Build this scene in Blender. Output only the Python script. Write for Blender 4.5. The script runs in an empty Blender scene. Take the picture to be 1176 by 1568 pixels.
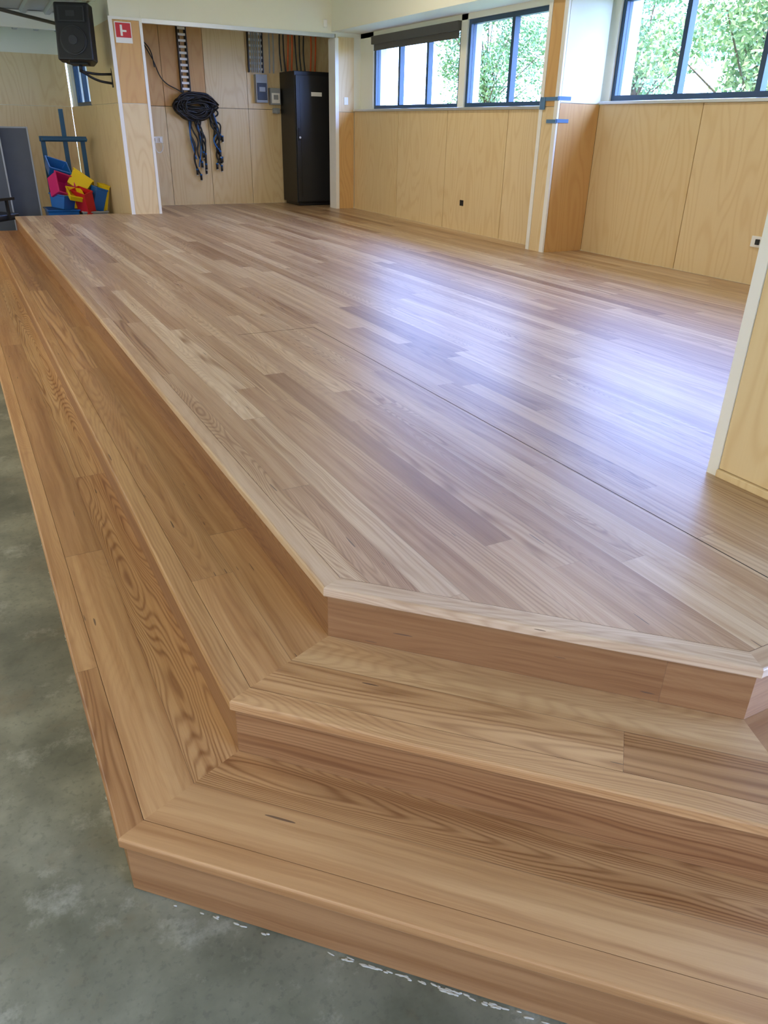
import bpy, bmesh, math, random
from mathutils import Vector, Matrix, noise
random.seed(7)
C=bpy.context
scene=C.scene
S=0.504; CAMZ=1.554; DAT=1.75

# ---------------------------------------------------------------- helpers
def link(o,parent=None):
    scene.collection.objects.link(o)
    if parent: o.parent=parent
    return o
def empty(name):
    e=bpy.data.objects.new(name,None); e.empty_display_size=.1
    return link(e)
def N(nt,t,**k):
    n=nt.nodes.new(t)
    for a,b in k.items(): setattr(n,a,b)
    return n
def newmat(name):
    m=bpy.data.materials.new(name); m.use_nodes=True
    nt=m.node_tree; b=nt.nodes['Principled BSDF']
    return m,nt,b
def setin(n,k,v):
    n.inputs[k].default_value=v
def mth(nt,op,a,b=None,clamp=False):
    n=N(nt,'ShaderNodeMath',operation=op); n.use_clamp=clamp
    for i,v in enumerate((a,b)):
        if v is None: continue
        if isinstance(v,(int,float)): n.inputs[i].default_value=v
        else: nt.links.new(v,n.inputs[i])
    return n.outputs[0]
def mixc(nt,f,a,b,bt='MIX'):
    n=N(nt,'ShaderNodeMix',data_type='RGBA',blend_type=bt)
    for idx,v in ((0,f),(6,a),(7,b)):
        if isinstance(v,(int,float)): n.inputs[idx].default_value=v
        elif isinstance(v,tuple): n.inputs[idx].default_value=(*v,1) if len(v)==3 else v
        else: nt.links.new(v,n.inputs[idx])
    return n.outputs[2]
def ramp(nt,f,stops,interp='LINEAR'):
    n=N(nt,'ShaderNodeValToRGB'); cr=n.color_ramp; cr.interpolation=interp
    while len(cr.elements)<len(stops): cr.elements.new(.5)
    for e,(p,c) in zip(cr.elements,stops):
        e.position=p; e.color=(*c,1)
    nt.links.new(f,n.inputs[0]); return n.outputs[0]
def comb(nt,x,y,z):
    n=N(nt,'ShaderNodeCombineXYZ')
    for i,v in enumerate((x,y,z)):
        if isinstance(v,(int,float)): n.inputs[i].default_value=v
        else: nt.links.new(v,n.inputs[i])
    return n.outputs[0]
def simple(name,col,rough=.5,metal=0,var=.06,scale=8,spec=.5):
    m,nt,b=newmat(name)
    tc=N(nt,'ShaderNodeNewGeometry')
    nz=N(nt,'ShaderNodeTexNoise'); setin(nz,'Scale',scale); setin(nz,'Detail',4)
    nt.links.new(tc.outputs['Position'],nz.inputs['Vector'])
    c=mixc(nt,nz.outputs[0],tuple(x*(1-var) for x in col),tuple(min(1,x*(1+var)) for x in col))
    nt.links.new(c,b.inputs['Base Color'])
    setin(b,'Roughness',rough); setin(b,'Metallic',metal); setin(b,'Specular IOR Level',spec)
    return m
def srgb(r,g,b):
    f=lambda c:(c/255/12.92 if c/255<.04045 else ((c/255+.055)/1.055)**2.4)
    return (f(r),f(g),f(b))

def wood(name,tones,w=.125,L=1.9,rough=.38,seed=0.,ring=.3,gap=True,spec=.5,coat=0.0):
    m,nt,b=newmat(name)
    uv=N(nt,'ShaderNodeUVMap'); sp=N(nt,'ShaderNodeSeparateXYZ'); nt.links.new(uv.outputs[0],sp.inputs[0])
    U,V=sp.outputs[0],sp.outputs[1]
    vi=mth(nt,'DIVIDE',V,w); i=mth(nt,'FLOOR',vi); fv=mth(nt,'FRACT',vi)
    w1=N(nt,'ShaderNodeTexWhiteNoise',noise_dimensions='2D'); nt.links.new(comb(nt,i,seed,0),w1.inputs['Vector'])
    uo=mth(nt,'DIVIDE',mth(nt,'ADD',U,mth(nt,'MULTIPLY',w1.outputs[0],23.7)),L)
    uo=mth(nt,'ADD',uo,mth(nt,'MULTIPLY',mth(nt,'SINE',mth(nt,'MULTIPLY',uo,2.3)),.28))
    j=mth(nt,'FLOOR',uo); fu=mth(nt,'FRACT',uo)
    w2=N(nt,'ShaderNodeTexWhiteNoise',noise_dimensions='3D'); nt.links.new(comb(nt,i,j,seed+3.3),w2.inputs['Vector'])
    r=w2.outputs[0]
    sc=N(nt,'ShaderNodeSeparateColor'); nt.links.new(w2.outputs[1],sc.inputs[0])
    r2=sc.outputs[1]; r3=sc.outputs[2]
    base=ramp(nt,r,[(k/(len(tones)-1),t) for k,t in enumerate(tones)])
    # growth rings : contour bands of stretched noise; stretch differs per board
    us=mth(nt,'MULTIPLY',U,mth(nt,'ADD',.22,mth(nt,'MULTIPLY',mth(nt,'POWER',r2,2),1.0)))
    # slight waviness of the fibres
    nw=N(nt,'ShaderNodeTexNoise'); setin(nw,'Scale',1.0); setin(nw,'Detail',2); nt.links.new(comb(nt,mth(nt,'MULTIPLY',U,3.5),mth(nt,'MULTIPLY',V,9),r),nw.inputs['Vector'])
    Vw=mth(nt,'ADD',V,mth(nt,'MULTIPLY',mth(nt,'SUBTRACT',nw.outputs[0],.5),.022))
    vec=comb(nt,mth(nt,'ADD',us,mth(nt,'MULTIPLY',r,91)),mth(nt,'ADD',mth(nt,'MULTIPLY',Vw,mth(nt,'ADD',6.,mth(nt,'MULTIPLY',r3,4.))),mth(nt,'MULTIPLY',r2,37)),mth(nt,'MULTIPLY',r3,53))
    n1=N(nt,'ShaderNodeTexNoise'); setin(n1,'Scale',1.0); setin(n1,'Detail',1.5); setin(n1,'Roughness',.25); nt.links.new(vec,n1.inputs['Vector'])
    rg=mth(nt,'SINE',mth(nt,'MULTIPLY',n1.outputs[0],mth(nt,'ADD',140,mth(nt,'MULTIPLY',r2,120))))
    rg=mth(nt,'POWER',mth(nt,'ADD',mth(nt,'MULTIPLY',rg,.5),.5),2.2)
    n3=N(nt,'ShaderNodeTexNoise'); setin(n3,'Scale',1.0); setin(n3,'Detail',5); setin(n3,'Roughness',.65); nt.links.new(comb(nt,mth(nt,'ADD',mth(nt,'MULTIPLY',U,.8),mth(nt,'MULTIPLY',r3,71)),mth(nt,'MULTIPLY',Vw,30),r),n3.inputs['Vector'])
    n2=N(nt,'ShaderNodeTexNoise'); setin(n2,'Scale',1.0); setin(n2,'Detail',3); nt.links.new(comb(nt,mth(nt,'MULTIPLY',U,9),mth(nt,'MULTIPLY',Vw,260),mth(nt,'MULTIPLY',r,9)),n2.inputs['Vector'])
    amt=mth(nt,'MULTIPLY',rg,mth(nt,'MULTIPLY',mth(nt,'ADD',.15,mth(nt,'POWER',r3,1.8)),ring))
    # rings fade in and out along the board
    amt=mth(nt,'MULTIPLY',amt,mth(nt,'ADD',.3,mth(nt,'MULTIPLY',n3.outputs[0],1.0)))
    c=mixc(nt,amt,base,(.44,.30,.19),'MULTIPLY')
    c=mixc(nt,mth(nt,'MULTIPLY',mth(nt,'SUBTRACT',n3.outputs[0],.40,True),2.8,True),c,(.60,.46,.33),'MULTIPLY')
    c=mixc(nt,mth(nt,'MULTIPLY',n2.outputs[0],.35),c,(.6,.48,.36),'MULTIPLY')
    # small dark gum veins
    n4=N(nt,'ShaderNodeTexNoise'); setin(n4,'Scale',1.0); setin(n4,'Detail',1); nt.links.new(comb(nt,mth(nt,'ADD',mth(nt,'MULTIPLY',U,6),mth(nt,'MULTIPLY',r,31)),mth(nt,'MULTIPLY',V,75),r2),n4.inputs['Vector'])
    c=mixc(nt,mth(nt,'MULTIPLY',mth(nt,'GREATER_THAN',n4.outputs[0],.78),.8),c,(.09,.05,.03))
    if gap:
        g=mth(nt,'LESS_THAN',mth(nt,'MINIMUM',fv,mth(nt,'SUBTRACT',1,fv)),.0007/w)
        g2=mth(nt,'LESS_THAN',fu,.0015/L)
        c=mixc(nt,mth(nt,'MULTIPLY',mth(nt,'MAXIMUM',g,g2),.5),c,(.07,.04,.025))
    nt.links.new(c,b.inputs['Base Color'])
    rr=mth(nt,'ADD',rough-.05,mth(nt,'MULTIPLY',n2.outputs[0],.1)); nt.links.new(rr,b.inputs['Roughness'])
    setin(b,'Specular IOR Level',spec); setin(b,'Coat Weight',coat); setin(b,'Coat Roughness',.36)
    bp=N(nt,'ShaderNodeBump'); setin(bp,'Strength',.06); setin(bp,'Distance',.002)
    nt.links.new(n2.outputs[0],bp.inputs['Height']); nt.links.new(bp.outputs[0],b.inputs['Normal'])
    return m

def ply(name,c1,c2,c3,rough=.45):
    m,nt,b=newmat(name)
    g=N(nt,'ShaderNodeNewGeometry'); sp=N(nt,'ShaderNodeSeparateXYZ'); nt.links.new(g.outputs['Position'],sp.inputs[0])
    isl=g.outputs['Random Per Island']
    h=mth(nt,'ADD',sp.outputs[0],sp.outputs[1])
    n1=N(nt,'ShaderNodeTexNoise'); setin(n1,'Scale',1); setin(n1,'Detail',1.5); setin(n1,'Roughness',.4)
    nt.links.new(comb(nt,mth(nt,'ADD',mth(nt,'MULTIPLY',h,3.6),mth(nt,'MULTIPLY',isl,57)),mth(nt,'MULTIPLY',sp.outputs[2],.6),isl),n1.inputs['Vector'])
    rg=mth(nt,'POWER',mth(nt,'ADD',mth(nt,'MULTIPLY',mth(nt,'SINE',mth(nt,'MULTIPLY',n1.outputs[0],95)),.5),.5),3)
    n2=N(nt,'ShaderNodeTexNoise'); setin(n2,'Scale',1); setin(n2,'Detail',3)
    nt.links.new(comb(nt,mth(nt,'MULTIPLY',h,90),mth(nt,'MULTIPLY',sp.outputs[2],2.5),isl),n2.inputs['Vector'])
    base=mixc(nt,isl,c1,c2)
    c=mixc(nt,mth(nt,'MULTIPLY',rg,.3),base,c3)
    c=mixc(nt,mth(nt,'MULTIPLY',n2.outputs[0],.2),c,c3)
    nt.links.new(c,b.inputs['Base Color']); setin(b,'Roughness',rough); setin(b,'Specular IOR Level',.35)
    return m

def add_box(bm,x0,x1,y0,y1,z0,z1,mi=0,M=None):
    vs=[Vector((x,y,z)) for z in (z0,z1) for y in (y0,y1) for x in (x0,x1)]
    if M: vs=[M@v for v in vs]
    v=[bm.verts.new(p) for p in vs]
    for f in ((0,2,3,1),(4,5,7,6),(0,1,5,4),(2,6,7,3),(0,4,6,2),(1,3,7,5)):
        fc=bm.faces.new([v[i] for i in f]); fc.material_index=mi
def add_cyl(bm,p,axis,r,h,mi=0,seg=24,r2=None,M=None):
    rot=Vector((0,0,1)).rotation_difference(Vector(axis).normalized()).to_matrix().to_4x4()
    T=Matrix.Translation(p)@rot
    if M: T=M@T
    res=bmesh.ops.create_cone(bm,cap_ends=True,segments=seg,radius1=r,radius2=r if r2 is None else r2,depth=h,matrix=T)
    fs=set()
    for v in res['verts']:
        for f in v.link_faces: fs.add(f)
    for f in fs: f.material_index=mi; f.smooth=len(f.verts)==4
def finish(bm,name,mats,parent=None,bevel=0,seg=2,loc=None):
    me=bpy.data.meshes.new(name); bm.to_mesh(me); bm.free()
    for m in mats: me.materials.append(m)
    o=bpy.data.objects.new(name,me); link(o,parent)
    if loc: o.location=loc
    if bevel:
        b=o.modifiers.new('Bevel','BEVEL'); b.width=bevel; b.segments=seg; b.limit_method='ANGLE'; b.angle_limit=.7
    return o
def boxes(name,lst,mats,parent=None,bevel=0):
    bm=bmesh.new()
    for b in lst: add_box(bm,*b[:6],mi=b[6] if len(b)>6 else 0)
    return finish(bm,name,mats if isinstance(mats,list) else [mats],parent,bevel)

# ---------------------------------------------------------------- materials
top_t=[srgb(160,124,90),srgb(198,166,128),srgb(214,188,150),srgb(184,150,112),srgb(206,178,140),srgb(224,202,166),srgb(176,140,104)]
tr_t=[srgb(158,114,68),srgb(182,138,88),srgb(200,158,106),srgb(172,128,80),srgb(206,168,116)]
W_TOP=wood('stage_boards_wood',top_t,w=.095,L=1.9,rough=.42,seed=1.,ring=.8,coat=.38)
W_TR=wood('tread_boards_wood',tr_t,w=.127,L=3.3,rough=.40,seed=17.,ring=.8,coat=.1)
W_NOS=wood('nosing_wood',tr_t[1:],w=.9,L=6.1,rough=.4,seed=9.,ring=.7)
W_NOST=wood('stage_nosing_wood',[srgb(192,162,126),srgb(204,176,140),srgb(210,184,150)],w=.9,L=6.0,rough=.38,seed=11.,ring=.4)
W_RIS=wood('riser_wood',[srgb(146,106,66),srgb(160,118,74),srgb(152,112,70)],w=.9,L=6.4,rough=.45,seed=14.,ring=.6)
PLY=ply('pale_plywood',srgb(222,196,146),srgb(230,206,160),srgb(202,164,108))
PLYO=ply('orange_plywood',srgb(208,162,102),srgb(218,176,114),srgb(186,134,76))
DARK=simple('shadow_gap_black',(.02,.015,.01),.9)
CREAM=simple('cream_paint',srgb(236,232,212),.6,var=.02,scale=2)
WHITE=simple('white_trim_paint',srgb(238,236,228),.45,var=.02)
ALU=simple('anodised_aluminium',srgb(205,208,205),.35,metal=.6,var=.03)
FRAME=simple('window_frame_slate_blue',srgb(46,72,96),.4,var=.05)
BLACK=simple('black_plastic',srgb(24,25,28),.45,var=.1)
BLACKM=simple('black_powder_coat',srgb(20,22,26),.4,var=.1,metal=.2)
DGREY=simple('dark_grey_laminate',srgb(70,73,74),.5,var=.1)
GREY=simple('grey_plastic',srgb(150,155,158),.5)
BLUE=simple('blue_plastic',srgb(20,96,170),.4)
TAPE=simple('blue_masking_tape',srgb(88,124,158),.7)
PINK=simple('pink_plastic',srgb(205,40,110),.4)
YEL=simple('yellow_plastic',srgb(240,205,20),.4)
RED=simple('red_plastic',srgb(200,30,40),.4)
ORANGE=simple('orange_conduit',srgb(225,95,30),.5)
TEAL=simple('teal_steel',srgb(25,85,120),.4)
BLIND=simple('blind_fabric',srgb(92,88,80),.8)
MORTAR_GLARE=simple('mortar_glare',srgb(176,172,154),.95,var=.15,scale=60,spec=.1)

# concrete
CONC,nt,b=newmat('concrete')
g=N(nt,'ShaderNodeNewGeometry')
def nz(scale,det=5,rough=.6):
    n=N(nt,'ShaderNodeTexNoise'); setin(n,'Scale',scale); setin(n,'Detail',det); setin(n,'Roughness',rough); nt.links.new(g.outputs['Position'],n.inputs['Vector']); return n.outputs[0]
c=ramp(nt,nz(2.4,6,.62),[(.34,srgb(84,84,64)),(.5,srgb(110,109,88)),(.68,srgb(142,140,116))])
p=ramp(nt,nz(5.2,7,.72),[(.55,(0,0,0)),(.74,(1,1,1))])
c=mixc(nt,mth(nt,'MULTIPLY',p,.55),c,srgb(184,182,162))
p3=ramp(nt,nz(3.3,6,.7),[(.55,(0,0,0)),(.70,(1,1,1))])
c=mixc(nt,mth(nt,'MULTIPLY',p3,.4),c,srgb(112,92,58))
p2=ramp(nt,nz(60,3),[(.35,(1,1,1)),(.45,(0,0,0))])
c=mixc(nt,mth(nt,'MULTIPLY',p2,.3),c,srgb(70,70,56))
nt.links.new(c,b.inputs['Base Color'])
rr=mth(nt,'ADD',.38,mth(nt,'MULTIPLY',nz(6,5),.25)); nt.links.new(rr,b.inputs['Roughness'])
bp=N(nt,'ShaderNodeBump'); setin(bp,'Strength',.1); setin(bp,'Distance',.005); nt.links.new(nz(25),bp.inputs['Height']); nt.links.new(bp.outputs[0],b.inputs['Normal'])

# glass
GLASS=bpy.data.materials.new('window_glass'); GLASS.use_nodes=True; nt=GLASS.node_tree; nt.nodes.clear()
o=N(nt,'ShaderNodeOutputMaterial'); tr=N(nt,'ShaderNodeBsdfTransparent'); gl=N(nt,'ShaderNodeBsdfGlossy'); setin(gl,'Roughness',.02)
mx=N(nt,'ShaderNodeMixShader'); mx.inputs[0].default_value=.06
nt.links.new(tr.outputs[0],mx.inputs[1]); nt.links.new(gl.outputs[0],mx.inputs[2]); nt.links.new(mx.outputs[0],o.inputs[0])

# ---------------------------------------------------------------- stage + steps
YE=10.72; XE=5.44
def P(t): return [(.643-t,YE),(.643-t,1.494-.4142*t),(1.381-.4142*t,.760-t),(XE,.760-t)]
def sweep(name,prof,mats,parent,closed=True,voff=0):
    bm=bmesh.new(); uvl=bm.loops.layers.uv.new('UVMap')
    rows=[[bm.verts.new((x,y,z)) for x,y in P(t)] for t,z in prof]
    n=len(prof); cum=[0]
    for k in range(n): 
        a=prof[k]; c=prof[(k+1)%n]; cum.append(cum[-1]+math.hypot(a[0]-c[0],a[1]-c[1]))
    dirs=[Vector((0,-1)),Vector((1,-1)).normalized(),Vector((1,0))]
    for k in range(n if closed else n-1):
        a=rows[k]; c=rows[(k+1)%n]
        for s in range(3):
            f=bm.faces.new((a[s],c[s],c[s+1],a[s+1]))
            for lp in f.loops:
                v=lp.vert; u=v.co.x*dirs[s].x+v.co.y*dirs[s].y+s*41.3
                vv=cum[k] if v in a else cum[k+1]
                lp[uvl].uv=(u,vv+voff)
    if closed:
        for e in (0,3):
            bm.faces.new([r[e] for r in rows])
    bmesh.ops.recalc_face_normals(bm,faces=bm.faces)
    return finish(bm,name,mats,parent)
stage=empty('timber_stage')
Z1,Z2,Z3=.178,.345,S
TH=.028
def nosing_profile(to,wd,z,th=TH,r=.007):
    pr=[(to-wd,z)]
    for k in range(5):
        a=math.pi/2*(1-k/4); pr.append((to-r+r*math.cos(a),z-r+r*math.sin(a)))
    for k in range(3):
        a=-math.pi/2*k/2; pr.append((to-.004+.004*math.cos(a),z-th+.004+.004*math.sin(a)))
    pr.append((to-wd,z-th))
    return pr
T=.30; OV=.014
NW=.06
sweep('stage_nosing',nosing_profile(0,.058,Z3),[W_NOST],stage,voff=.2)
for k,(z,t) in enumerate(((Z2,T),(Z1,2*T))):
    sweep(f'tread_nosing_{k+1}',nosing_profile(t,NW,z),[W_NOS],stage,voff=.1+k*1.8)
    sweep(f'tread_boards_{k+1}',[(t-T-OV-.02,z-TH),(t-T-OV-.02,z),(t-NW-.0012,z),(t-NW-.0012,z-TH)],[W_TR],stage,voff=.127*12*(k+1)-TH-.02+.0005)
zs=[0,Z1,Z2,Z3]
for k in range(3):
    t=(2-k)*T-OV
    sweep(f'riser_{k+1}',[(t-.018,zs[k]+(.004 if k==0 else .0005)),(t-.018,zs[k+1]-TH-.0005),(t,zs[k+1]-TH-.0005),(t,zs[k]+(.004 if k==0 else .0005))],[W_RIS],stage,voff=.3+k*.9*2)
sweep('base_dark_gap',[(2*T-OV-.03,0),(2*T-OV-.03,.02),(2*T-OV-.006,.004),(2*T-OV-.006,0)],[DARK],stage)  # black strip painting the gap under the bottom riser dark
bm=bmesh.new(); uvl=bm.loops.layers.uv.new('UVMap')
pp=P(-.0592); poly=[(pp[0][0],YE),pp[1],pp[2],(XE+.009,pp[3][1]),(XE+.009,6.1),(5.1495,6.25),(5.1495,11.644),(2.385,11.644),(2.385,10.565),(1.99,10.565),(1.99,YE)]
for z in (S,S-.03):
    vs=[bm.verts.new((x,y,z)) for x,y in poly]; f=bm.faces.new(vs)
    for lp in f.loops: lp[uvl].uv=(lp.vert.co.y,lp.vert.co.x)
bm.verts.ensure_lookup_table(); n=len(poly)
for k in range(n): bm.faces.new((bm.verts[k],bm.verts[(k+1)%n],bm.verts[n+(k+1)%n],bm.verts[n+k]))
bmesh.ops.recalc_face_normals(bm,faces=bm.faces)
finish(bm,'deck_boards',[W_TOP],stage)
boxes('expansion_joint',[(1.7245,1.7275,.83,4.08,S-.002,S+.0004),(1.27,1.7245,4.079,4.0815,S-.002,S+.0004)],DARK,stage)
boxes('end_fascia',[(.06,.36,YE-.02,YE,0,Z1-.035),(.36,.64,YE-.02,YE,0,Z2-.035),(.64,1.98,YE-.02,YE,0,S-.035)],[W_RIS],stage)
# mortar crumbs that also paint in concrete glare at the bottom riser's foot
rnd=random.Random(3)
bm=bmesh.new()
def crumb(x,y,sx,sy,ang):
    M=Matrix.Translation((x,y,.0008))@Matrix.Rotation(ang,4,'Z')@Matrix.Diagonal((sx,sy,.0016,1))
    bmesh.ops.create_icosphere(bm,subdivisions=1,radius=1,matrix=M)
base=P(2*T-OV+.004)
p0=Vector(base[1]); p1=Vector(base[2]); dd=(p1-p0).normalized()
for k in range(60):
    d=rnd.uniform(.5,.85) if k<40 else rnd.uniform(.1,1.0)
    q=p0+dd*d+Vector((-dd.y,dd.x))*(-rnd.uniform(.0,.007))
    crumb(q.x,q.y,rnd.uniform(.004,.012),rnd.uniform(.0015,.003),-math.pi/4+rnd.uniform(-.2,.2))
for k in range(40):
    crumb(p0.x-rnd.uniform(.0,.006),p0.y+rnd.uniform(.05,2.6),rnd.uniform(.0015,.003),rnd.uniform(.004,.014),0)
finish(bm,'mortar_glare_flecks',[MORTAR_GLARE])

# ---------------------------------------------------------------- room
boxes('floor',[(-7,6.2,-5,15,-.15,0)],CONC)
boxes('wall_proscenium_near',[(2.165,2.5,1.0,1.577,S,3.7,0),(2.150,2.1649,1.0,1.541,S+.03,DAT+.0,2),(2.150,2.1649,1.0,1.541,DAT+.006,3.7,2),(2.145,2.1649,1.543,1.583,S,3.7,1),(2.1651,2.5,1.5771,1.583,S,3.7,2)],[CREAM,WHITE,PLY])
boxes('baseboard_proscenium',[(2.138,2.1649,1.0,1.5425,S,S+.028)],PLY,bevel=.004)
boxes('wall_near_end',[(2.5,5.44,1.0,1.25,S,3.7)],CREAM)
boxes('wall_proscenium_far',[(2.02,2.37,10.57,11.75,0,3.7,0),
 (2.045,2.345,10.555,10.5699,S,DAT,2),(2.045,2.345,10.555,10.5699,DAT+.006,S+2.1,3),
 (2.0,2.043,10.550,10.5699,S,S+2.13,1),(2.347,2.38,10.550,10.5699,S,S+2.13,1),(2.043,2.347,10.55,10.5699,S+2.102,S+2.13,1),
 (2.0,2.0199,10.57,12.1,0,DAT,2),(2.0,2.0199,10.57,11.6,DAT+.006,2.6,2)],[CREAM,WHITE,PLY,PLYO])
boxes('wall_end_header',[(2.371,5.6,10.57,10.75,S+2.13,3.7,0),(2.38,4.86,10.555,10.62,S+2.085,S+2.13,1)],[CREAM,ALU])
boxes('wall_end_return',[(4.88,5.3,10.57,10.75,S,S+2.13,0),(4.91,5.14,10.555,10.5699,S,DAT-.02,3),(4.91,5.14,10.555,10.5699,DAT-.014,S+2.1,2),(4.86,4.909,10.545,10.76,S,S+2.085,1)],[CREAM,WHITE,PLY,PLYO])
pan=[(2.37,5.3,11.66,11.8,S,3.3,4)]
xs=[2.385,2.82,3.40,4.0,4.56,5.2]
for a,bb in zip(xs[:-1],xs[1:]):
    pan.append((a+.003,bb-.003,11.645,11.6599,S,DAT,0)); pan.append((a+.003,bb-.003,11.645,11.6599,DAT+.006,3.2,1 if a<3.3 else 0))
pan+= [(2.37,2.384,10.76,11.64,S,3.2,0),(5.16,5.3,10.76,11.64,S,3.2,0),(2.37,5.3,10.76,11.64,3.2,3.3,3)]
boxes('wall_alcove',pan,[PLY,PLYO,WHITE,CREAM,DARK])
XW=5.15
def pl(x,ys,z0,z1,mi=0):
    return [(x,x+.015,a+.004,bb-.004,z0,z1,mi) for a,bb in zip(ys[:-1],ys[1:])]
boxes('wall_window_far',[(XW+.016,XW+.3,6.2,10.57,S,DAT-.01,2)]+pl(XW,[6.2,7.0,8.15,9.3,10.56],S,DAT-.01)
  +[(XW+.1,XW+.3,10.2,10.57,DAT+.02,2.7,1),(XW+.1,XW+.3,8.0,8.12,DAT+.02,2.7,1),(XW+.1,XW+.3,6.2,6.42,DAT+.02,2.7,1),(XW+.1,XW+.3,6.2,10.57,2.6,2.7,1)],[PLY,CREAM,DARK])
boxes('window_sill_far',[(XW-.025,XW+.3,6.27,10.56,DAT-.009,DAT+.019)],ALU,bevel=.004)
XR=5.45
boxes('wall_window_near',[(XR+.016,XR+.3,1.25,6.2,S,DAT+.03,2)]+pl(XR,[1.25,2.4,3.6,4.82,6.02],S,DAT+.03)
  +[(XR+.05,XR+.3,5.96,6.2,DAT+.06,2.7,1),(XR+.05,XR+.3,1.25,2.0,DAT+.06,2.7,1),(XR+.05,XR+.3,1.25,6.2,2.62,2.7,1)],[PLY,CREAM,DARK])
boxes('window_sill_near',[(XR-.02,XR+.3,1.25,6.01,DAT+.031,DAT+.058)],ALU,bevel=.004)
boxes('wall_bulkhead_windows',[(4.82,5.8,1.25,10.57,CAMZ+1.1,3.7)],CREAM)
boxes('trim_column',[(4.985,XR,6.035,6.27,S,2.65,3),
  (4.97,4.9849,6.075,6.235,S,DAT,0),(4.97,4.9849,6.075,6.235,DAT+.006,2.65,1),
  (4.965,4.9849,6.02,6.073,S,2.65,2),(4.965,4.9849,6.237,6.285,S,2.65,2),
  (4.99,XR,6.02,6.0349,S,DAT+.03,1),(4.99,XR,6.02,6.0349,DAT+.036,2.65,3)],[PLY,PLYO,WHITE,CREAM])
tape=[]
for (z,y0,y1) in ((DAT+.05,6.0,6.26),(DAT-.13,6.0,6.16)):
    tape.append((4.9615,4.9645,y0+.01,y1,z,z+.03)); tape.append((4.95,5.10,6.0145,6.0185,z+.004,z+.034))
tape.append((4.955,4.9645,6.2,6.27,DAT-.02,DAT+.08))
boxes('blue_masking_tape',tape,TAPE)

def window_x(name,x,y0,y1,z0,z1,mull,fr=.045,dep=.07,blind=None):
    L=[(x,x+dep,y0,y1,z0,z0+fr),(x,x+dep,y0,y1,z1-fr,z1),(x,x+dep,y0,y0+fr,z0+fr,z1-fr),(x,x+dep,y1-fr,y1,z0+fr,z1-fr)]
    for m in mull: L.append((x-.004,x+dep-.01,m-.024,m+.024,z0+fr,z1-fr))
    L.append((x+.03,x+.036,y0+fr,y1-fr,z0+fr,z1-fr,1))
    if blind: L+= [(x-.06,x-.004,y0+.01,y1-.01,z1-.09,z1,2),(x-.03,x-.024,y0+.03,y1-.03,z1-blind,z1-.09,2)]
    return boxes(name,L,[FRAME,GLASS,BLIND])
window_x('window_1',XW+.12,8.12,10.2,DAT+.02,2.6,[9.52,8.84],blind=.16)
window_x('window_2',XW+.12,6.42,8.0,DAT+.02,2.6,[7.2])
window_x('window_3',XR+.07,2.0,5.96,DAT+.06,2.62,[5.2,4.4,3.6,2.8])
boxes('wall_hall_far',[(-7,2.0,14.45,14.7,0,3.6,1)]+[(a+.004,a+1.196,14.435,14.4499,0,DAT,0) for a in [-6.4+1.2*i for i in range(7)]]
   +[(a+.004,a+1.196,14.435,14.4499,DAT+.006,2.46,2) for a in [-6.4+1.2*i for i in range(7)]],[PLY,CREAM,PLY])
boxes('wall_hall_side',[(2.02,2.3,11.75,14.45,0,DAT,1),(2.02,2.3,11.75,12.55,DAT,3.6,1),(2.02,2.3,14.15,14.45,DAT,3.6,1),(2.02,2.3,12.55,14.15,2.58,3.6,1),
   (2.0,2.0199,12.106,13.2,0,DAT,0),(2.0,2.0199,13.206,14.43,0,DAT,0),(2.0,2.0199,11.606,12.5,DAT+.006,2.6,0)],[PLY,CREAM])
window_x('window_4',2.06,12.55,14.15,DAT+.01,2.58,[13.4])
# hall ceiling: ribbed metal sheet
bm=bmesh.new()
pitch=.30; x=-7.0; pts=[]
while x<2.0:
    pts+= [(x,0),(x+.20,0),(x+.22,-.04),(x+.28,-.04)]; x+=pitch
prev=None
for (x,dz) in pts:
    a=bm.verts.new((x,-5,3.62+dz)); c_=bm.verts.new((x,14.5,2.80+dz))
    if prev: bm.faces.new((prev[0],a,c_,prev[1]))
    prev=(a,c_)
finish(bm,'ceiling_hall',[simple('ribbed_metal_grey',srgb(176,182,184),.45)])
boxes('ceiling',[(2.0,5.8,.9,11.8,3.7,3.85)],CREAM)
boxes('roof_slab',[(-7.3,6.3,-5.2,15,3.86,4.0)],GREY)
boxes('wall_proscenium_header',[(2.02,2.37,-5,10.569,3.42,3.699)],CREAM)
bm=bmesh.new()
add_box(bm,-7,2.0,12.9,13.0,2.66,2.86)
add_box(bm,-7,2.0,11.2,11.25,2.84,2.96)
add_box(bm,-7,2.0,9.2,9.25,2.92,3.04)
finish(bm,'ceiling_beam',[WHITE])
boxes('wall_hall_left',[(-7.2,-7,-5,15,0,.9),(-7.2,-7,-5,15,3.0,3.86)]+[(-7.2,-7,y,y+.3,.9,3.0) for y in (-5,-1,3,7,11,14.7)],CREAM)
boxes('wall_behind',[(-7,6.2,-5.2,-5,0,.3),(-7,6.2,-5.2,-5,3.0,3.86)]+[(x,x+.3,-5.2,-5,.3,3.0) for x in (-7,-3,1,5.9)],CREAM)
boxes('wall_hall_right',[(6.0,6.2,-5,.9,0,1.0),(6.0,6.2,-5,.9,2.8,3.86),(6.0,6.2,-.0,.9,1.0,2.8)],CREAM)

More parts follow.
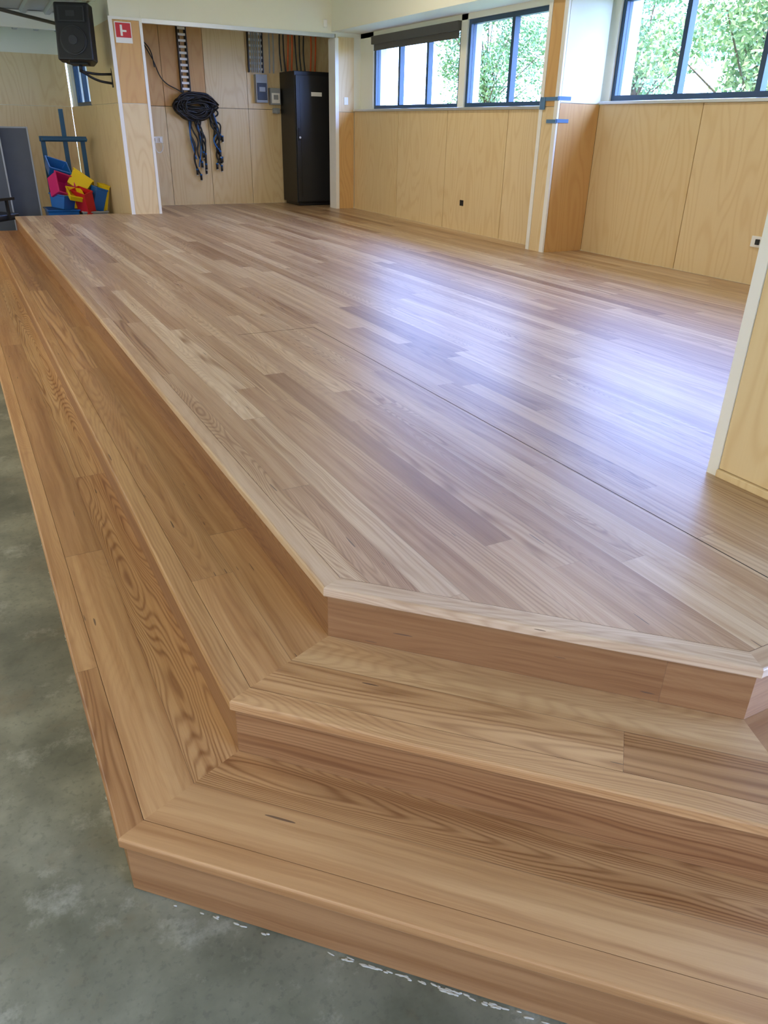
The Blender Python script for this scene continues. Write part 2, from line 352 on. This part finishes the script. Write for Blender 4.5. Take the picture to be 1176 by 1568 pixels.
# ---------------------------------------------------------------- alcove contents
rack=empty('equipment_rack')
bm=bmesh.new()
rx0,rx1,ry0,ry1,rz0,rz1=4.48,5.14,11.05,11.62,S+.001,S+1.72
add_box(bm,rx0,rx1,ry0+.02,ry1,rz0+.04,rz1)
add_box(bm,rx0+.03,rx1-.03,ry0+.04,ry1-.02,rz0,rz0+.04)
finish(bm,'cabinet_body',[BLACKM],rack,bevel=.006)
bm=bmesh.new(); add_box(bm,rx0+.012,rx1-.012,ry0,ry0+.019,rz0+.06,rz1-.05); finish(bm,'cabinet_door',[BLACK],rack,bevel=.005)
boxes('cabinet_door_frame',[(rx0+.07,rx0+.078,ry0-.003,ry0-.0005,rz0+.12,rz1-.12),(rx1-.078,rx1-.07,ry0-.003,ry0-.0005,rz0+.12,rz1-.12)],BLACKM,rack)
bm=bmesh.new(); add_box(bm,rx0+.035,rx0+.065,ry0-.012,ry0-.0005,rz0+.86,rz0+1.02,0); add_cyl(bm,(rx0+.05,ry0-.016,rz0+.9),(0,1,0),.014,.02,1); add_box(bm,rx0+.24,rx0+.4,ry0-.004,ry0-.0005,rz1-.30,rz1-.25,2)
finish(bm,'handle_and_label',[BLACKM,ALU,WHITE],rack)

def tray(name,x0,x1,z0,z1):
    L=[(x0,x0+.014,11.59,11.6445,z0,z1,1),(x1-.014,x1,11.59,11.6445,z0,z1,1)]
    z=z0+.03
    while z<z1-.02:
        L.append((x0+.014,x1-.014,11.60,11.6445,z,z+.028,0)); z+=.07
    return boxes(name,L,[WHITE,BLACKM])
tray('cable_tray',3.05,3.18,S+1.42,3.18)
tray('cable_tray',4.02,4.24,S+1.70,3.18)
def curves(name,spl,r,mat,parent=None):
    cu=bpy.data.curves.new(name,'CURVE'); cu.dimensions='3D'; cu.bevel_depth=r; cu.bevel_resolution=2; cu.materials.append(mat)
    for pts in spl:
        s=cu.splines.new('BEZIER'); s.bezier_points.add(len(pts)-1)
        for bp_,p in zip(s.bezier_points,pts):
            bp_.co=p; bp_.handle_left_type=bp_.handle_right_type='AUTO'
    return link(bpy.data.objects.new(name,cu),parent)
curves('ceiling_conduit',[[(-1.5,9.0,2.75),(-.2,9.6,2.7),(.9,11.0,2.66),(1.95,12.2,2.62)]],.02,DGREY)
cb=empty('cable_bundle')
sp=[]
for k in range(26):
    cx=3.22+random.uniform(-.06,.06); cz=S+1.27+random.uniform(-.05,.04); R=random.uniform(.12,.28); rz=random.uniform(.06,.16)
    pts=[(cx+R*math.cos(a),11.57+random.uniform(-.06,.03),cz+rz*math.sin(a)+random.uniform(-.02,.02)) for a in [i*2*math.pi/9 for i in range(10)]]
    sp.append(pts)
curves('coiled_loops',sp,.012,BLACK,cb)
sp=[]
for k in range(8):
    x=random.uniform(3.06,3.22); z=S+1.25; end=S+random.uniform(.36,.7)
    pts=[(x,11.6,z)]
    for j in range(1,6): pts.append((x+random.uniform(-.03,.05)+.02*j,11.59+random.uniform(-.03,.03),z+(end-z)*j/5))
    sp.append(pts)
for k in range(7):
    x=random.uniform(3.42,3.5); z=S+1.25; end=S+random.uniform(.5,.9)
    pts=[(x,11.6,z)]
    for j in range(1,6): pts.append((x+random.uniform(-.05,.04)+.015*j,11.59+random.uniform(-.03,.03),z+(end-z)*j/5))
    sp.append(pts)
curves('hanging_tails',sp,.011,BLACK,cb)
bm=bmesh.new()
for s_ in sp:
    p=s_[-1]; add_cyl(bm,(p[0],p[1],p[2]-.02),(0,0,1),.016,.07,2,12); add_cyl(bm,(p[0],p[1],p[2]+.015),(0,0,1),.0175,.018,1,12); add_cyl(bm,(p[0],p[1],p[2]-.06),(0,0,1),.013,.012,0,12)
finish(bm,'xlr_connectors',[ALU,BLUE,BLACK],cb)
curves('riser_cables',[[(x,11.62,S+1.3),(x+.005,11.62,2.4),(x,11.62,3.15)] for x in (3.08,3.15)],.007,BLACK,cb)
curves('wall_cable',[[(2.62,11.62,S+1.95),(2.7,11.6,S+1.8),(2.82,11.6,S+1.55),(3.0,11.6,S+1.45),(3.12,11.6,S+1.4)],[(2.6,11.62,S+2.0),(2.68,11.6,S+1.9),(2.72,11.6,S+1.7)]],.007,BLACK)
curves('blue_data_cable',[[(3.45,11.6,S+1.25),(3.5,11.57,S+.95),(3.44,11.57,S+.85),(3.52,11.57,S+.7)],[(3.15,11.6,S+1.2),(3.11,11.57,S+.9),(3.17,11.57,S+.6)],[(3.2,11.6,S+1.2),(3.25,11.57,S+.8),(3.2,11.57,S+.5)]],.009,BLUE)
curves('orange_conduits',[[(x,11.6,S+1.73),(x+.02,11.6,2.6),(x+d,11.6,3.18)] for x,d in ((4.6,.05),(4.66,.0),(4.95,-.04),(5.02,.02))],.012,ORANGE)
curves('black_feeder_cables',[[(x,11.58,S+1.73),(x-.02,11.58,2.5),(x+d,11.58,3.18)] for x,d in ((4.5,.03),(4.56,.0),(4.74,-.04),(4.8,.02),(4.86,.05))],.011,BLACK)
curves('grey_cables',[[(x,11.58,S+1.70),(x+.01,11.585,2.5),(x,11.59,3.18)] for x in (4.06,4.09,4.12,4.15,4.19,4.32,4.38)],.009,GREY)
def wallbox(name,x0,x1,z0,z1,m1,m2,dep=.09):
    return boxes(name,[(x0,x1,11.645-dep,11.6445,z0,z1,0),(x0+.015,x1-.015,11.645-dep-.012,11.645-dep-.0005,z0+.1*(z1-z0),z1-.3*(z1-z0),1),(x0+.04,x1-.04,11.645-dep-.02,11.645-dep-.0125,(z0+z1)/2-.04,(z0+z1)/2+.02,0)],[m1,m2],bevel=.004)
wallbox('switch_box',4.10,4.27,S+1.33,S+1.68,GREY,BLACK)
wallbox('isolator_box',4.31,4.46,S+1.31,S+1.52,GREY,WHITE)
wallbox('junction_box',4.36,4.46,S+1.20,S+1.27,GREY,GREY,.05)
boxes('power_outlet',[(2.6,2.74,11.632,11.6445,S+.80,S+.88,0),(2.625,2.645,11.60,11.6315,S+.82,S+.86,0),(2.69,2.715,11.60,11.6315,S+.815,S+.865,0)],WHITE,bevel=.003)
curves('white_power_cord',[[(2.635,11.61,S+.83),(2.62,11.58,S+.72),(2.67,11.6,S+.68),(2.72,11.59,S+.75),(2.7,11.61,S+.84)]],.006,WHITE)
boxes('wall_socket_hole',[(3.27,3.32,11.638,11.6445,S+.86,S+.94)],BLACK)
boxes('light_switch',[(4.99,5.05,10.545,10.5545,DAT+.07,DAT+.16),(5.01,5.03,10.54,10.5445,DAT+.1,DAT+.13)],WHITE,bevel=.002)
boxes('wall_socket_hole',[(XW-.004,XW-.0005,7.72,7.79,S+.27,S+.33)],BLACK)
boxes('power_outlet',[(XR-.012,XR-.0005,3.98,4.1,S+.28,S+.36,0),(XR-.03,XR-.0125,4.02,4.05,S+.3,S+.34,1)],[WHITE,BLACK],bevel=.002)
boxes('fire_alarm_sign',[(2.06,2.25,10.545,10.5545,S+1.87,S+2.08,0),(2.07,2.24,10.542,10.5445,S+1.925,S+2.07,1),(2.12,2.145,10.539,10.5415,S+1.94,S+2.05,0),(2.145,2.19,10.539,10.5415,S+1.98,S+2.0,0)],[WHITE,RED])
boxes('motion_sensor',[(4.70,4.75,10.53,10.5695,S+2.19,S+2.28)],WHITE,bevel=.01)

# ---------------------------------------------------------------- loudspeaker
spk=empty('loudspeaker')
bm=bmesh.new()
prof=[(-.2,-.16),(.2,-.16),(.21,-.02),(.12,.17),(-.12,.17),(-.21,-.02)]
lo=[bm.verts.new((x,y,-.29)) for x,y in prof]; hi=[bm.verts.new((x*.96,y*.96,.29)) for x,y in prof]
bm.faces.new(lo[::-1]); bm.faces.new(hi)
for k in range(6): bm.faces.new((lo[k],lo[(k+1)%6],hi[(k+1)%6],hi[k]))
bmesh.ops.recalc_face_normals(bm,faces=bm.faces)
finish(bm,'cabinet',[BLACK],spk,bevel=.02,seg=3)
bm=bmesh.new()
add_cyl(bm,(0,-.166,-.09),(0,1,0),.15,.012,0,40); add_cyl(bm,(0,-.176,-.09),(0,1,0),.135,.012,1,40,r2=.135); add_cyl(bm,(0,-.184,-.09),(0,1,0),.05,.012,0,32)
add_box(bm,-.15,.15,-.178,-.160,.09,.25,0); add_box(bm,-.13,.13,-.184,-.1785,.105,.235,1); add_box(bm,-.05,.05,-.19,-.1845,.14,.2,0)
finish(bm,'drivers',[simple('speaker_trim',srgb(44,45,48),.5),BLACK],spk,bevel=.004)
bm=bmesh.new()
add_cyl(bm,(0,0,-.33),(0,0,1),.02,.1,0,16); add_box(bm,-.1,.1,-.05,.05,-.31,-.292)
finish(bm,'bracket_foot',[BLACKM],spk)
spk.location=(1.67,10.75,2.44); spk.rotation_euler=(math.radians(-8),0,math.radians(-25))
curves('bracket_arm',[[(0,0,-.37),(.14,.08,-.38),(.31,.18,-.36)],[(0,0,-.37),(.15,.1,-.44),(.31,.18,-.46)],[(.31,.18,-.3),(.31,.18,-.4),(.31,.18,-.5)]],.014,BLACKM,spk)

# ---------------------------------------------------------------- stored items beyond the stage
scr=empty('folded_table_trolley')
bm=bmesh.new()
for k,(x0,x1,zt,y) in enumerate(((.3,1.08,1.47,12.1),(.2,1.0,1.43,12.2),(-.1,.72,1.5,11.95))):
    add_box(bm,x0,x1,y,y+.035,.14,zt,0)
    for xx in (x0,x1-.02): add_box(bm,xx,xx+.02,y-.012,y-.0005,.14,zt,1)
    add_box(bm,x0+.02,x1-.02,y-.012,y-.0005,zt-.02,zt,1)
add_box(bm,-.1,1.08,11.9,12.4,.08,.13,2)
for x in (0,1.0):
    for y in (11.95,12.33): add_cyl(bm,(x,y,.04),(1,0,0),.04,.03,2,16)
finish(bm,'table_panels',[DGREY,GREY,BLACK],scr,bevel=.004)
ch=empty('office_chair')
ch.location=(.42,11.2,0); ch.rotation_euler=(0,0,2.4)
bm=bmesh.new(); add_box(bm,-.23,.23,-.22,.22,.42,.5); add_box(bm,-.2,.2,.2,.26,.56,.95); finish(bm,'seat_and_back',[BLACK],ch,bevel=.03,seg=3)
bm=bmesh.new(); add_cyl(bm,(0,0,.24),(0,0,1),.025,.36,0,16)
for k in range(5):
    a=k*2*math.pi/5; R=Matrix.Rotation(a,4,'Z'); add_box(bm,0,.28,-.02,.02,.07,.1,0,M=R); add_cyl(bm,(.27,0,.03),(0,1,0),.03,.03,0,14,M=R)
add_box(bm,-.02,.02,.2,.23,.4,.6)
for sx in (-.27,.25): add_box(bm,sx,sx+.03,-.12,.14,.66,.69); add_box(bm,sx,sx+.03,-.0,.03,.44,.66)
finish(bm,'base',[BLACKM],ch)
boxes('blue_steel_stand',[(1.60,1.66,12.9,12.95,.03,1.7),(1.28,1.92,12.84,12.9,1.28,1.35),(1.30,1.36,12.9,12.95,.03,1.28),(1.84,1.90,12.9,12.95,.03,1.28),(1.3,1.9,12.65,12.84,1.30,1.33),(1.28,1.92,12.6,13.2,0,.03)],TEAL,bevel=.005)
pile=empty('plastic_play_block_pile')
def tub(name,cx,cy,cz,w,d,h,mat,rot=(0,0,0),taper=.8):
    bm=bmesh.new()
    def ring(s,z): return [bm.verts.new((sx*w/2*s,sy*d/2*s,z)) for sx,sy in ((-1,-1),(1,-1),(1,1),(-1,1))]
    r=[ring(taper,0),ring(1,h),ring(1.08,h),ring(1.08,h+.02),ring(.94,h+.02),ring(taper*.92,.02)]
    bm.faces.new(r[0][::-1])
    for a,b2 in zip(r[:-1],r[1:]):
        for k in range(4): bm.faces.new((a[k],a[(k+1)%4],b2[(k+1)%4],b2[k]))
    bm.faces.new(r[-1])
    bmesh.ops.recalc_face_normals(bm,faces=bm.faces)
    o=finish(bm,name,[mat],pile,bevel=.015,seg=2); o.location=(cx-.02,cy,cz); o.rotation_euler=rot; return o
tub('blue_tub_base',1.36,12.1,0,.40,.5,.44,BLUE); tub('grey_tub_base',1.76,12.0,0,.32,.5,.42,GREY)
tub('yellow_tub',1.44,12.0,.47,.30,.34,.16,YEL,(.0,.0,.3)); tub('dark_blue_tub',1.36,11.9,.47,.24,.26,.16,BLUE,(.1,.15,.7))
tub('pink_tub',1.34,12.0,.70,.28,.28,.18,PINK,(1.1,.3,.5),.95); tub('blue_lid',1.36,12.15,.90,.28,.28,.12,BLUE,(.5,.3,.2))
tub('yellow_stool',1.58,12.05,.68,.28,.3,.2,YEL,(-.5,.6,-.4),.9); tub('yellow_seat',1.52,11.8,.62,.2,.22,.06,YEL,(.5,.2,.2),.9)
tub('red_stool',1.66,11.85,.43,.14,.26,.28,RED,(.2,-.3,.5),.9)
tub('blue_stool',1.78,11.9,.45,.16,.2,.28,BLUE,(.1,.3,.3),.95); tub('yellow_crate',1.87,11.95,.44,.10,.2,.32,YEL,(.1,.2,.2),.95)
tub('white_tray',1.7,12.0,.43,.24,.3,.04,WHITE,(0,0,.1))
# ---------------------------------------------------------------- outside
LEAF,nt,b=newmat('leaf_green')
g=N(nt,'ShaderNodeNewGeometry')
c=ramp(nt,g.outputs['Random Per Island'],[(0,srgb(95,140,95)),(.5,srgb(140,172,122)),(1,srgb(205,220,185))])
nt.links.new(c,b.inputs['Base Color']); setin(b,'Roughness',.6)
BARK=simple('bark',srgb(105,90,75),.9,var=.3,scale=12)
def tree_mesh(seed,h=7.5,n=15000):
    rnd=random.Random(seed); bm=bmesh.new()
    add_cyl(bm,(0,0,h*.25),(0,0,1),.16,h*.5,1,12,r2=.09)
    blobs=[]
    for k in range(26):
        a=rnd.uniform(0,6.28); rr=rnd.uniform(.2,2.3); z=rnd.uniform(1.6,h)
        c0=Vector((rr*math.cos(a),rr*math.sin(a),z)); blobs.append((c0,rnd.uniform(.5,1.05)))
        q=Vector((0,0,min(h*.5,z*.6))); d=c0-q
        add_cyl(bm,(q+c0)/2,d,.035,d.length,1,6,r2=.015)
    for k in range(n):
        c0,R=blobs[rnd.randrange(len(blobs))]
        v=Vector((rnd.gauss(0,1),rnd.gauss(0,1),rnd.gauss(0,.8))).normalized()*R*rnd.uniform(.45,1.05)
        p=c0+v
        u=Vector((rnd.uniform(-1,1),rnd.uniform(-1,1),rnd.uniform(-1,1))).normalized(); w=u.orthogonal().normalized()
        s=rnd.uniform(.05,.1)
        q=[p-u*s,p+w*s*.5,p+u*s,p-w*s*.5]
        f=bm.faces.new([bm.verts.new(x) for x in q]); f.material_index=0
    me=bpy.data.meshes.new('tree'); bm.to_mesh(me); bm.free(); me.materials.append(LEAF); me.materials.append(BARK); return me
tm=[tree_mesh(1),tree_mesh(2)]
for k,(x,y,s,r) in enumerate([(14,8.0,.88,0),(15.5,12.5,.85,1),(17,17.5,.8,2),(18,26,.9,3),(13,4.2,.85,4),(20,22,.8,2.2)]):
    o=bpy.data.objects.new('tree',tm[k%2]); link(o); o.location=(x,y,-.3); o.scale=(s,s,s); o.rotation_euler=(0,0,r)
boxes('ground_outside',[(-60,60,-50,70,-.5,-.3)],simple('grass',srgb(110,130,80),.9,var=.3,scale=3))

# ---------------------------------------------------------------- lights
w=bpy.data.worlds.new('World'); scene.world=w; w.use_nodes=True; nt=w.node_tree
bg=nt.nodes['Background']
tc=N(nt,'ShaderNodeTexCoord'); sp_=N(nt,'ShaderNodeSeparateXYZ'); nt.links.new(tc.outputs['Generated'],sp_.inputs[0])
f=mth(nt,'MULTIPLY',mth(nt,'ADD',sp_.outputs[0],.2),1.6,True)
c=mixc(nt,f,(2.4,2.25,1.95),(9.5,15,34))
nt.links.new(c,bg.inputs[0]); setin(bg,'Strength',1.0)
sun=bpy.data.lights.new('sun','SUN'); sun.energy=7; sun.angle=.02; sun.color=(1,.95,.85)
so=link(bpy.data.objects.new('sun',sun)); so.rotation_euler=Vector((-.5,-.15,1)).to_track_quat('Z','Y').to_euler()
for k,(x,y) in enumerate(((-1.5,0.5),(-1.5,5),(-1.5,9.5),(3.6,3.5),(3.6,7.5))):  # unseen ceiling fittings, added for fill light
    z=3.30-.042*y if x<0 else 3.6
    a=bpy.data.lights.new('fill_light','AREA'); a.shape='RECTANGLE'; a.size=.3; a.size_y=1.5; a.energy=(48,68,72,28,28)[k]; a.color=(1,.92,.79)
    e=empty('ceiling_fill_light'); e.location=(x,y,z)
    ao=link(bpy.data.objects.new('fill_area',a),e); ao.location=(0,0,-.06)
    boxes('fill_housing',[(-.17,.17,-.78,.78,-.04,.03)],WHITE,e,bevel=.01)

# ---------------------------------------------------------------- camera
psi=math.radians(28.6); th=math.radians(27.1); r=math.radians(1.28)
F=Vector((math.cos(th)*math.sin(psi),math.cos(th)*math.cos(psi),-math.sin(th)))
R0=Vector((math.cos(psi),-math.sin(psi),0)); U0=Vector((math.sin(th)*math.sin(psi),math.sin(th)*math.cos(psi),math.cos(th)))
R=R0*math.cos(r)+U0*math.sin(r); U=U0*math.cos(r)-R0*math.sin(r)
cam=bpy.data.cameras.new('camera'); cam.sensor_fit='VERTICAL'; cam.sensor_height=36; cam.lens=36*1150/1568; cam.clip_end=200
co=link(bpy.data.objects.new('camera',cam))
co.matrix_world=Matrix(((R.x,U.x,-F.x,0),(R.y,U.y,-F.y,0),(R.z,U.z,-F.z,CAMZ),(0,0,0,1)))
scene.camera=co
scene.view_settings.view_transform='Standard'
scene.view_settings.look='None'
